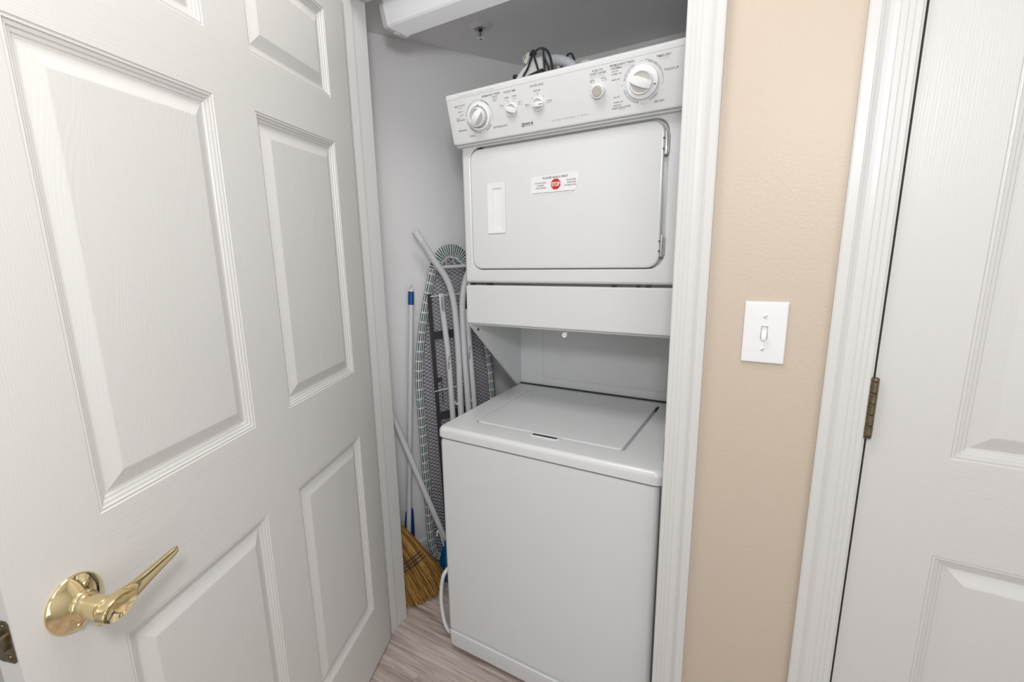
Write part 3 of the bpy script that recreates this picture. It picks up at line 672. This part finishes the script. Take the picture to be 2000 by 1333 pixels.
m = MB(); m.lathe([(.0195, .0004), (.0195, .002), (.014, .003), (.008, .003), (.0078, .010), (.0065, .010)], (sx, sy_, ZC), (0, 0, -1), 24); m.build('cup', M['steel'], sp_)
m = MB(); m.lathe([(.0062, .010), (.0062, .016), (.0035, .017)], (sx, sy_, ZC), (0, 0, -1), 16); m.build('valve_cap', M['black'], sp_)
m = MB(); m.lathe([(.0018, .017), (.0022, .024), (.0016, .036)], (sx, sy_, ZC), (0, 0, -1), 10); m.build('bulb', M['ink'], sp_)
for k in (0, 1):
    s = -1 if k else 1
    m = MB(); m.tube([(sx+s*.0075, sy_, ZC-.008), (sx+s*.0075, sy_, ZC-.03), (sx+s*.004, sy_, ZC-.038)], .0017, 8); m.build('frame_arm', M['steel'], sp_)
m = MB()
ring = []
for q, h in ((.003, .0365), (.0125, .0365), (.0140, .0375), (.0135, .0395), (.0120, .0390), (.0040, .0392)):
    ring.append([(sx + q*(1 if (k % 3 or q < .01) else .80)*math.cos(2*math.pi*k/36), sy_ + q*(1 if (k % 3 or q < .01) else .80)*math.sin(2*math.pi*k/36), ZC-h) for k in range(36)])
m.loft(ring); m.build('deflector', M['plastic'], sp_, smooth=0)
m = MB(); m.lathe([(.0032, .0388), (.0030, .0408), (.0010, .041)], (sx, sy_, ZC), (0, 0, -1), 12); m.build('screw', M['ink'], sp_)

# ------------------------------------------------------------------ ironing board leaning on the slanted wall
def off0(z): return .088 - .030*z
def BD(s, z, e=0.0, at=.07):
    o = off0(z) + e
    return tuple(W0 + d_*(s + (at - o)/.03*.0165) + n_*o + Vector((0, 0, z)))
BDl = lambda s, z, e=.04: BD(s, z, e, .11)
ib = thing('ironing_board', 'folded ironing board with green striped cover, leaning upright on the slanted wall', 'ironing board', tuple(W0 + d_*.2 + n_*.07))
OUT = [(.188, 1.335), (.158, 1.331), (.134, 1.319), (.115, 1.300), (.097, 1.266), (.067, 1.164), (.034, 1.038), (.014, .93), (.006, .86), (.004, .80), (.006, .70), (.010, .508), (.015, .313), (.020, .13), (.029, .062),
       (.055, .026), (.10, .016), (.29, .016), (.345, .028), (.374, .065), (.384, .13), (.388, .31), (.389, .51), (.386, .70), (.381, .78), (.370, .88), (.345, 1.03), (.310, 1.164), (.280, 1.262), (.262, 1.298), (.243, 1.318), (.219, 1.331)]
dense = []
for i in range(len(OUT)):
    a, b = Vector(OUT[i]), Vector(OUT[(i+1) % len(OUT)]); n = max(1, int((b-a).length/.02))
    for k in range(n): dense.append(a.lerp(b, k/n))
for _ in range(2): dense = [(dense[i-1] + dense[i]*2 + dense[(i+1) % len(dense)])/4 for i in range(len(dense))]
def inset(pts, w):
    out = []; n = len(pts)
    for i in range(n):
        t = (pts[(i+1) % n] - pts[i-1]).normalized(); out.append(pts[i] + Vector((-t.y, t.x))*(w(pts[i]) if callable(w) else w))
    return out
# outline runs nose -> left -> bottom, so the inward normal is on the left of travel
wband = lambda p: .031 + (.018 if p.y > 1.24 else 0)*min(1, (p.y-1.24)/.06)
secs = [(0.004, -.012), (-.002, -.006), (-.004, .002), (-.001, .010), (.006, .015), (.014, .016)]
rings = []
for w, e in secs: rings.append([(p, e) for p in inset(dense, w)])
rings.append([(p, .013) for p in inset(dense, lambda q: wband(q)*.8)]); rings.append([(p, .008) for p in inset(dense, wband)])
m = MB(); l = m.bm.loops.layers.uv.verify(); n = len(dense)
RV = [[m.v(BD(p.x, p.y, e)) for p, e in r] for r in rings]
acr = [0, .007, .015, .023, .031, .040, .056, .064]; arcl = [0]
for i in range(n): arcl.append(arcl[-1] + (dense[(i+1) % n]-dense[i]).length)
for k in range(len(RV)-1):
    for i in range(n):
        j = (i+1) % n; f = m.bm.faces.new((RV[k][i], RV[k][j], RV[k+1][j], RV[k+1][i])); nose = dense[i].y > 1.255
        uvs = [(arcl[i], acr[k]), (arcl[i+1], acr[k]), (arcl[i+1], acr[k+1]), (arcl[i], acr[k+1])]
        for lp, t in zip(f.loops, uvs): lp[l].uv = (t[1]*.55+.006, t[0]) if nose else t
m.build('board_cover', M['cover'], ib, smooth=60)
inn = inset(dense, .012)
m = MB(); m.loft([[BD(p.x, p.y, -.011) for p in inn], [BD(p.x, p.y, -.003) for p in inn]]); m.build('pad', M['pad'], ib, smooth=0)
# expanded-metal top: two families of ribbons clipped to the board outline
inn2 = inset(dense, .020)
def inside(x, y):
    c = False; n = len(inn2)
    for i in range(n):
        a, b = inn2[i], inn2[i-1]
        if (a.y > y) != (b.y > y) and x < (b.x-a.x)*(y-a.y)/(b.y-a.y)+a.x: c = not c
    return c
m = MB(); sl = .0150/.0270
for sg in (1, -1):
    for k in range(-20, 110):
        z0 = k*.0150; run = []
        for i in range(70):
            s = -.002 + i*.0060; z = z0 + sg*sl*(s-.19)
            if inside(s, z): run.append((s, z))
            elif run: break
        if len(run) > 1:
            (a, b), (c, d) = run[0], run[-1]; e = .002 if sg > 0 else .0034; h = .0008
            vs = [m.v(BD(x_, z_+q, e+r)) for x_, z_ in ((a, b), (c, d)) for q, r in ((-h, 0), (h, 0), (h, .0012), (-h, .0012))]
            for q in ((0, 1, 5, 4), (1, 2, 6, 5), (2, 3, 7, 6), (3, 0, 4, 7)): m.bm.faces.new([vs[x_] for x_ in q])
tag(m.build('mesh_top', M['meshsteel'], ib, smooth=0), kind='stuff')
def bar(mb, s0, z0, s1, z1, w, e0, e1):
    a, b = Vector((s0, z0)), Vector((s1, z1)); t = (b-a).normalized(); q = Vector((-t.y, t.x))*w/2
    mb.loft([[BD(p.x+q.x*g, p.y+q.y*g, e) for g, e in ((-1, e0), (1, e0), (1, e1), (-1, e1))] for p in (a, b)])
for s0, z0, s1, z1 in ((.078, 1.150, .112, .15), (.235, 1.150, .290, .15)):
    m = MB(); bar(m, s0+.004, z0, s1, z1, .018, .006, .020); m.build('side_rail', M['railsteel'], ib, smooth=0)
for z in (.985, .655):
    m = MB(); bar(m, .09, z, .258, z, .030, .0055, .010); m.build('cross_brace', M['railsteel'], ib, smooth=0)
for z, r in ((1.248, .0068), (1.140, .0030), (.765, .0030)):
    m = MB(); m.tube([BD(.108 if z > 1.2 else .085, z, .018), BD(.268, z, .018)], r, 10); m.build('cross_rod', M['leg'], ib)
def leg(pts, r, name='leg', e=.04):
    m = MB(); m.tube([BDl(p.x, p.y, e) for p in smoothpath([(a, b, 0) for a, b in pts], 6)], r, 14); return m.build(name, M['leg'], ib)
la_ = leg([(.036, 1.351), (.055, 1.325), (.092, 1.271), (.128, 1.222), (.150, 1.180), (.164, 1.130), (.173, 1.054), (.180, .889), (.180, .675), (.184, .40)], .0128)
m = MB(); m.tube([BDl(.012, 1.386), BDl(.038, 1.3485)], [.0132, .0136], 14); plabel(m.build('foot_cap', M['plastic'], la_), 'white plastic foot cap')
leg([(.285, 1.290), (.252, 1.240), (.226, 1.190), (.211, 1.130), (.206, 1.051), (.209, .884), (.218, .677), (.224, .40)], .0128)
lf = leg([(.1155, 1.080), (.132, .897), (.140, .666), (.148, .40)], .0115)
m = MB(); L = []
for i in range(9):
    t = i/8; s = .1125 + .003*t; z = 1.150 - .075*t; w = .0120; th = .0040 + .0075*t
    L.append([BDl(s + w*math.cos(2*math.pi*k/14), z, .04 + th*math.sin(2*math.pi*k/14)) for k in range(14)])
m.loft(L); m.build('flattened_end', M['leg'], lf)
m = MB(); L = []
for i in range(9):
    t = -1+2*i/8; w = .0056*math.sqrt(max(0.02, 1-t*t)); z = 1.112 + .030*t
    L.append([BDl(.1145 + w*q, z, .04 + .0088 - t*.003 + .0005) for q in (-1, 1)])
m.loft(L, False, False, closed=False); m.build('crease', M['ringgrey'], lf, smooth=0)
l4 = leg([(.226, 1.08), (.231, 1.007), (.247, .704), (.262, .40)], .0115)
for par, s0, z0, e in ((lf, .1335, .880, .0525), (l4, .2330, .905, .0525)):
    m = MB(); put_text(m, 'SS-609', lambda a, b: BDl(s0 + b - (a)*.10, z0 - a, e), 0, 0, .052, .0080, bold=.005); m.build('lettering', M['ink'], par, smooth=0)
for (s, z) in ((.160, .700), (.232, .700)):
    m = MB(); m.tube([BDl(s-.008, z+.012), BDl(s, z), BDl(s+.008, z)], .005, 8); m.build('rivet_spacer', M['plastic'], ib)
m = MB(); m.tube([BDl(.186, .785, .03), BDl(.214, .787, .03)], .0035, 8); m.build('latch_pin', M['plastic'], ib)
hl = MB(); hl.tube([BDl(.073, .770, .01), BDl(.068, .690, .015)], .0052, 10); hl = plabel(hl.build('release_grip', M['plastic'], ib), 'white plastic grip on the release wire')
m = MB(); m.tube([BDl(.073, .770, .01), BDl(.076, .80, .01), BDl(.09, .805, .01)], .0016, 6)
m.tube([BDl(.098, .80, .01), BDl(.100, .70, .012)], .0016, 6)
for k in range(6): m.tube([BDl(.078+.004*k, .815, .012), BDl(.078+.004*k, .798, .012)], .0016, 6)
m.build('release_wire', M['railsteel'], hl)
for s0, s1 in ((.166, .164), (.190, .205)):
    m = MB(); m.tube([BD(s0, 1.290, .012), BD(s1, 1.252, .018)], .0012, 6); m.build('drawstring', M['plastic'], ib)

# ------------------------------------------------------------------ long poles and broom in the gap
p_top, p_bot = Vector((-1.2145, 1.447, 1.162)), Vector((-1.2225, 1.338, .030))
ax = (p_top-p_bot).normalized()
mp = thing('mop_pole', 'upright white pole with a blue collar and a hanging loop, against the slanted wall', 'mop', (p_bot.x, p_bot.y, 0))
m = MB(); m.tube([tuple(p_bot), tuple(p_top)], .0098, 14); m.build('pole', M['pole'], mp)
m = MB(); m.tube([tuple(p_top - ax*.050), tuple(p_top - ax*.0)], .0116, 16); plabel(m.build('collar', M['blue'], mp), 'blue plastic collar')
m = MB(); q = d_
L = [p_top, p_top + ax*.006]
m.tube([tuple(p_top), tuple(p_top+ax*.008)], [.0105, .009], 12)
m.tube(smoothpath([tuple(p_top + q*.0075 + ax*.004), tuple(p_top + q*.0085 + ax*.018), tuple(p_top + ax*.027), tuple(p_top - q*.0085 + ax*.018), tuple(p_top - q*.0075 + ax*.004)], 5), .0030, 8)
m.build('hanging_loop', M['plastic'], mp)
m = MB(); c0 = p_bot
L = []
for z, w, t in ((.002, .050, .016), (.10, .048, .016), (.17, .040, .014), (.235, .033, .012), (.262, .030, .011), (.272, .019, .007)):
    cc = p_bot + ax*((z-p_bot.z)/ax.z) - n_*.020 + d_*.011
    L.append([tuple(cc + d_*(w*math.cos(2*math.pi*k/16)*.62 + .002) + n_*(t*math.sin(2*math.pi*k/16)*.6)) for k in range(16)])
m.loft(L); plabel(m.build('mop_head', M['navy'], mp), 'blue plastic head standing on the floor')
# upright dustpan
q0, q1 = Vector((-1.091, 1.428, .150)), Vector((-1.2065, 1.156, 1.020))
dp = thing('dustpan', 'teal long-handled dustpan with a white pole crossing the ironing board', 'dustpan', (-1.06, 1.42, 0))
m = MB(); m.tube([tuple(q0), tuple(q1)], .0115, 14); m.build('pole', M['pole'], dp)
m = MB(); pan = []
for z, w, t in ((.004, .100, .030), (.02, .102, .034), (.09, .095, .028), (.140, .085, .018), (.168, .070, .010)):
    cc = Vector((-1.045, 1.475, z))
    pan.append([tuple(cc + d_*(a*w) + n_*(b*t)) for a, b in ((-1, -.6), (-.9, -1), (.9, -1), (1, -.6), (1, .8), (.9, 1), (-.9, 1), (-1, .8))])
m.loft(pan); plabel(m.build('pan', M['teal'], dp), 'teal blue plastic pan')
m = MB(); m.tube(smoothpath([(-1.094, 1.376, .196), (-1.091, 1.379, .219), (-1.087, 1.388, .205), (-1.084, 1.396, .170), (-1.080, 1.405, .128)], 5), .0032, 8); m.build('bail_wire', M['plastic'], dp)
# corn broom
br = thing('corn_broom', 'straw corn broom with dark blue stitching standing behind the door jamb', 'broom', (-1.07, 1.235, 0))
B0 = Vector((-1.07, 1.235, 0))
def BR(s, z, o=0.0): return B0 + d_*s + n_*(-.30*z + o) + Vector((0, 0, z))
axd = Vector((-.29, .957)); axn = Vector((.957, .29))
def HW(t): # half width of the fan at distance t along its axis from the tips
    ks = [(0, .112), (.06, .116), (.12, .108), (.19, .094), (.26, .074), (.33, .048), (.40, .026), (.44, .018)]
    for (a, x), (b, y_) in zip(ks, ks[1:]):
        if t <= b: return x + (y_-x)*(t-a)/(b-a)
    return ks[-1][1]
def HT(t): return .012 + .014*max(0, 1 - abs(t-.20)/.22)
m = MB(); rnd = random.Random(3)
def strand(pts, r0, r1):
    n = len(pts); L = []
    for i, p in enumerate(pts):
        r = r0 + (r1-r0)*i/(n-1)
        L.append([tuple(p + d_*(r*math.cos(a)) + n_*(r*math.sin(a))) for a in (0, 2.09, 4.19)])
    m.loft(L)
made = 0
while made < 1500:
    a = rnd.uniform(-1, 1); dph = rnd.uniform(-1, 1)
    tend = -.303*HW(0)*a + rnd.uniform(-.004, .03) + .055*max(0, a-.55)/.45
    if rnd.random() < .15: tend += rnd.uniform(0, .07)
    j = rnd.gauss(0, .014); cv = rnd.uniform(-.014, .014); pts = []
    for i in range(8):
        t = .43 + (tend - .43)*i/7; f = i/7
        w = HW(max(0, t))*a*.90 + j*f*f*.8 + cv*math.sin(f*3.1)*.4 + .008*f*f*f
        p2 = axd*t + axn*w; zz = max(.0025, p2.y)
        pts.append(BR(p2.x, zz, HT(max(0, t))*dph + .006*rnd.uniform(-1, 1)*f))
    if min(p.y for p in pts) < 1.158: 
        if rnd.random() < .02: made += 1
        continue
    made += 1
    strand(pts, rnd.uniform(.0012, .0020), rnd.uniform(.0006, .0011))
tag(m.build('bristles', M['straw'], br, smooth=0), 'golden straw bristles', kind='stuff')
for t in (.159, .1725, .187):
    pts = []
    for k in range(33):
        a = -.55 + 1.55*k/32; p2 = axd*(t - .010*a) + axn*(HW(t)*.93*a); pts.append(tuple(BR(p2.x, p2.y, HT(t)*math.sqrt(max(.05, 1-a*a*.85)) + .0085)))
    m = MB(); m.tube(pts, .0017, 6); m.build('stitching', M['thread'], br)
nk = BR(*(axd*.42)); m = MB()
m.tube(smoothpath([tuple(BR(*(axd*.36))), tuple(nk), (-1.232, 1.172, .50), (-1.262, 1.170, .75), (-1.300, 1.168, 1.22)], 5), .0115, 12); m.build('handle', mat('pale_wood', srgb(196, 160, 110), .5), br)

# ------------------------------------------------------------------ steam iron on top of the dryer
si = thing('steam_iron', 'white steam iron with a black cord wound round it, on top of the dryer', 'iron', (-.64, 1.41, 1.747))
YI0 = 1.385; ZB = 1.748
dome = [(-.742, ZB), (-.738, 1.772), (-.727, 1.7915), (-.7134, 1.8055), (-.6967, 1.8205), (-.6756, 1.8335), (-.6548, 1.8410), (-.6407, 1.8430), (-.6329, 1.8396), (-.6280, 1.828), (-.625, 1.80), (-.623, ZB)]
def dm(k, y_): # shrink towards the middle of the base
    return Yl([(-.672 + (x_+.672)*k, ZB + (z_-ZB)*k) for x_, z_ in dome], y_)
m = MB(); m.loft([dm(.80, 1.372), dm(.86, 1.374), dm(.87, 1.3765), dm(.90, 1.376), dm(.92, 1.379), dm(.985, 1.392), dm(1.0, 1.405), dm(1.0, 1.455), dm(.96, 1.475), dm(.85, 1.484)])
bd = m.build('body', M['iron'], si, smooth=40)
m = MB(); m.tube(smoothpath([(-.640, YI0+.02, 1.828), (-.622, YI0+.02, 1.8285), (-.6053, YI0+.02, 1.8260), (-.5827, YI0+.02, 1.8180), (-.5633, YI0+.02, 1.8060), (-.5486, YI0+.02, 1.7900), (-.5400, YI0+.02, 1.770), (-.536, YI0+.02, ZB+.002)], 5), [.0135]*5+[.0140]*25+[.0165]*6, 16)
m.build('handle', M['tube'], si)
m = MB(); m.lathe([(.012, 0), (.024, .002), (.026, .012), (.024, .040), (.018, .058), (.002, .062)], (-.522, 1.418, ZB), (0, 0, 1), 24); m.build('water_cap', M['ironband'], si)
m = MB(); m.tube([(-.692, 1.366, 1.776), (-.66, 1.366, 1.786), (-.626, 1.366, 1.792)], .0075, 10); m.build('cord_strap', M['black'], si)
m = MB(); yc = 1.363
for pts in ([(-.690, 1.770), (-.6872, 1.7917), (-.6741, 1.8078), (-.6564, 1.8344), (-.6391, 1.8475), (-.6267, 1.8485), (-.6145, 1.8406), (-.6038, 1.819), (-.5976, 1.7892), (-.597, 1.766)],
            [(-.655, 1.848), (-.6505, 1.835), (-.647, 1.8231), (-.6377, 1.7936), (-.634, 1.770)], [(-.6252, 1.8485), (-.6237, 1.8272), (-.6206, 1.7914), (-.620, 1.768)], [(-.6215, 1.826), (-.6144, 1.8057), (-.6083, 1.7902), (-.602, 1.768)]):
    m.tube(smoothpath([(x_, yc + .004*math.sin(x_*90), z_) for x_, z_ in pts], 4), .0030, 8)
m.tube(smoothpath([(-.667, 1.372, 1.842), (-.655, 1.365, 1.848), (-.648, 1.364, 1.838)], 4), .0045, 8)
plabel(m.build('power_cord', M['black'], si), 'black power cord wound in loops')
m = MB(); m.tube(smoothpath([(-.5725, 1.405, 1.817), (-.5700, 1.400, 1.826), (-.5640, 1.398, 1.8300), (-.5562, 1.40, 1.8275), (-.5503, 1.405, 1.812)], 4), .0030, 8)
m.tube(smoothpath([(-.584, 1.392, 1.798), (-.577, 1.388, 1.792), (-.566, 1.388, 1.784), (-.56, 1.39, 1.776)], 4), .0050, 8); m.build('power_cord', M['black'], si)
m = MB(Matrix.Translation((-.6835, 1.384, 1.8415)) @ Matrix.Rotation(math.radians(28), 4, 'Y')); m.box(-.0055, .0055, -.002, .002, -.014, .014, bev=.001); m.tube([(-.006, 0, .01), (-.013, 0, -.002), (-.004, 0, -.012)], .0012, 6); m.build('cord_clip', M['ironband'], si)
m = MB(); m.tube([(-.6627, 1.385, 1.832), (-.6635, 1.385, 1.853)], [.0042, .0034], 10); m.build('spray_button', M['plastic'], si)
m = MB(); m.lathe([(.006, 0), (.006, .010), (.004, .012)], (-.722, 1.395, 1.803), (-1, -.3, .2), 14); m.build('steam_knob', M['black'], si)
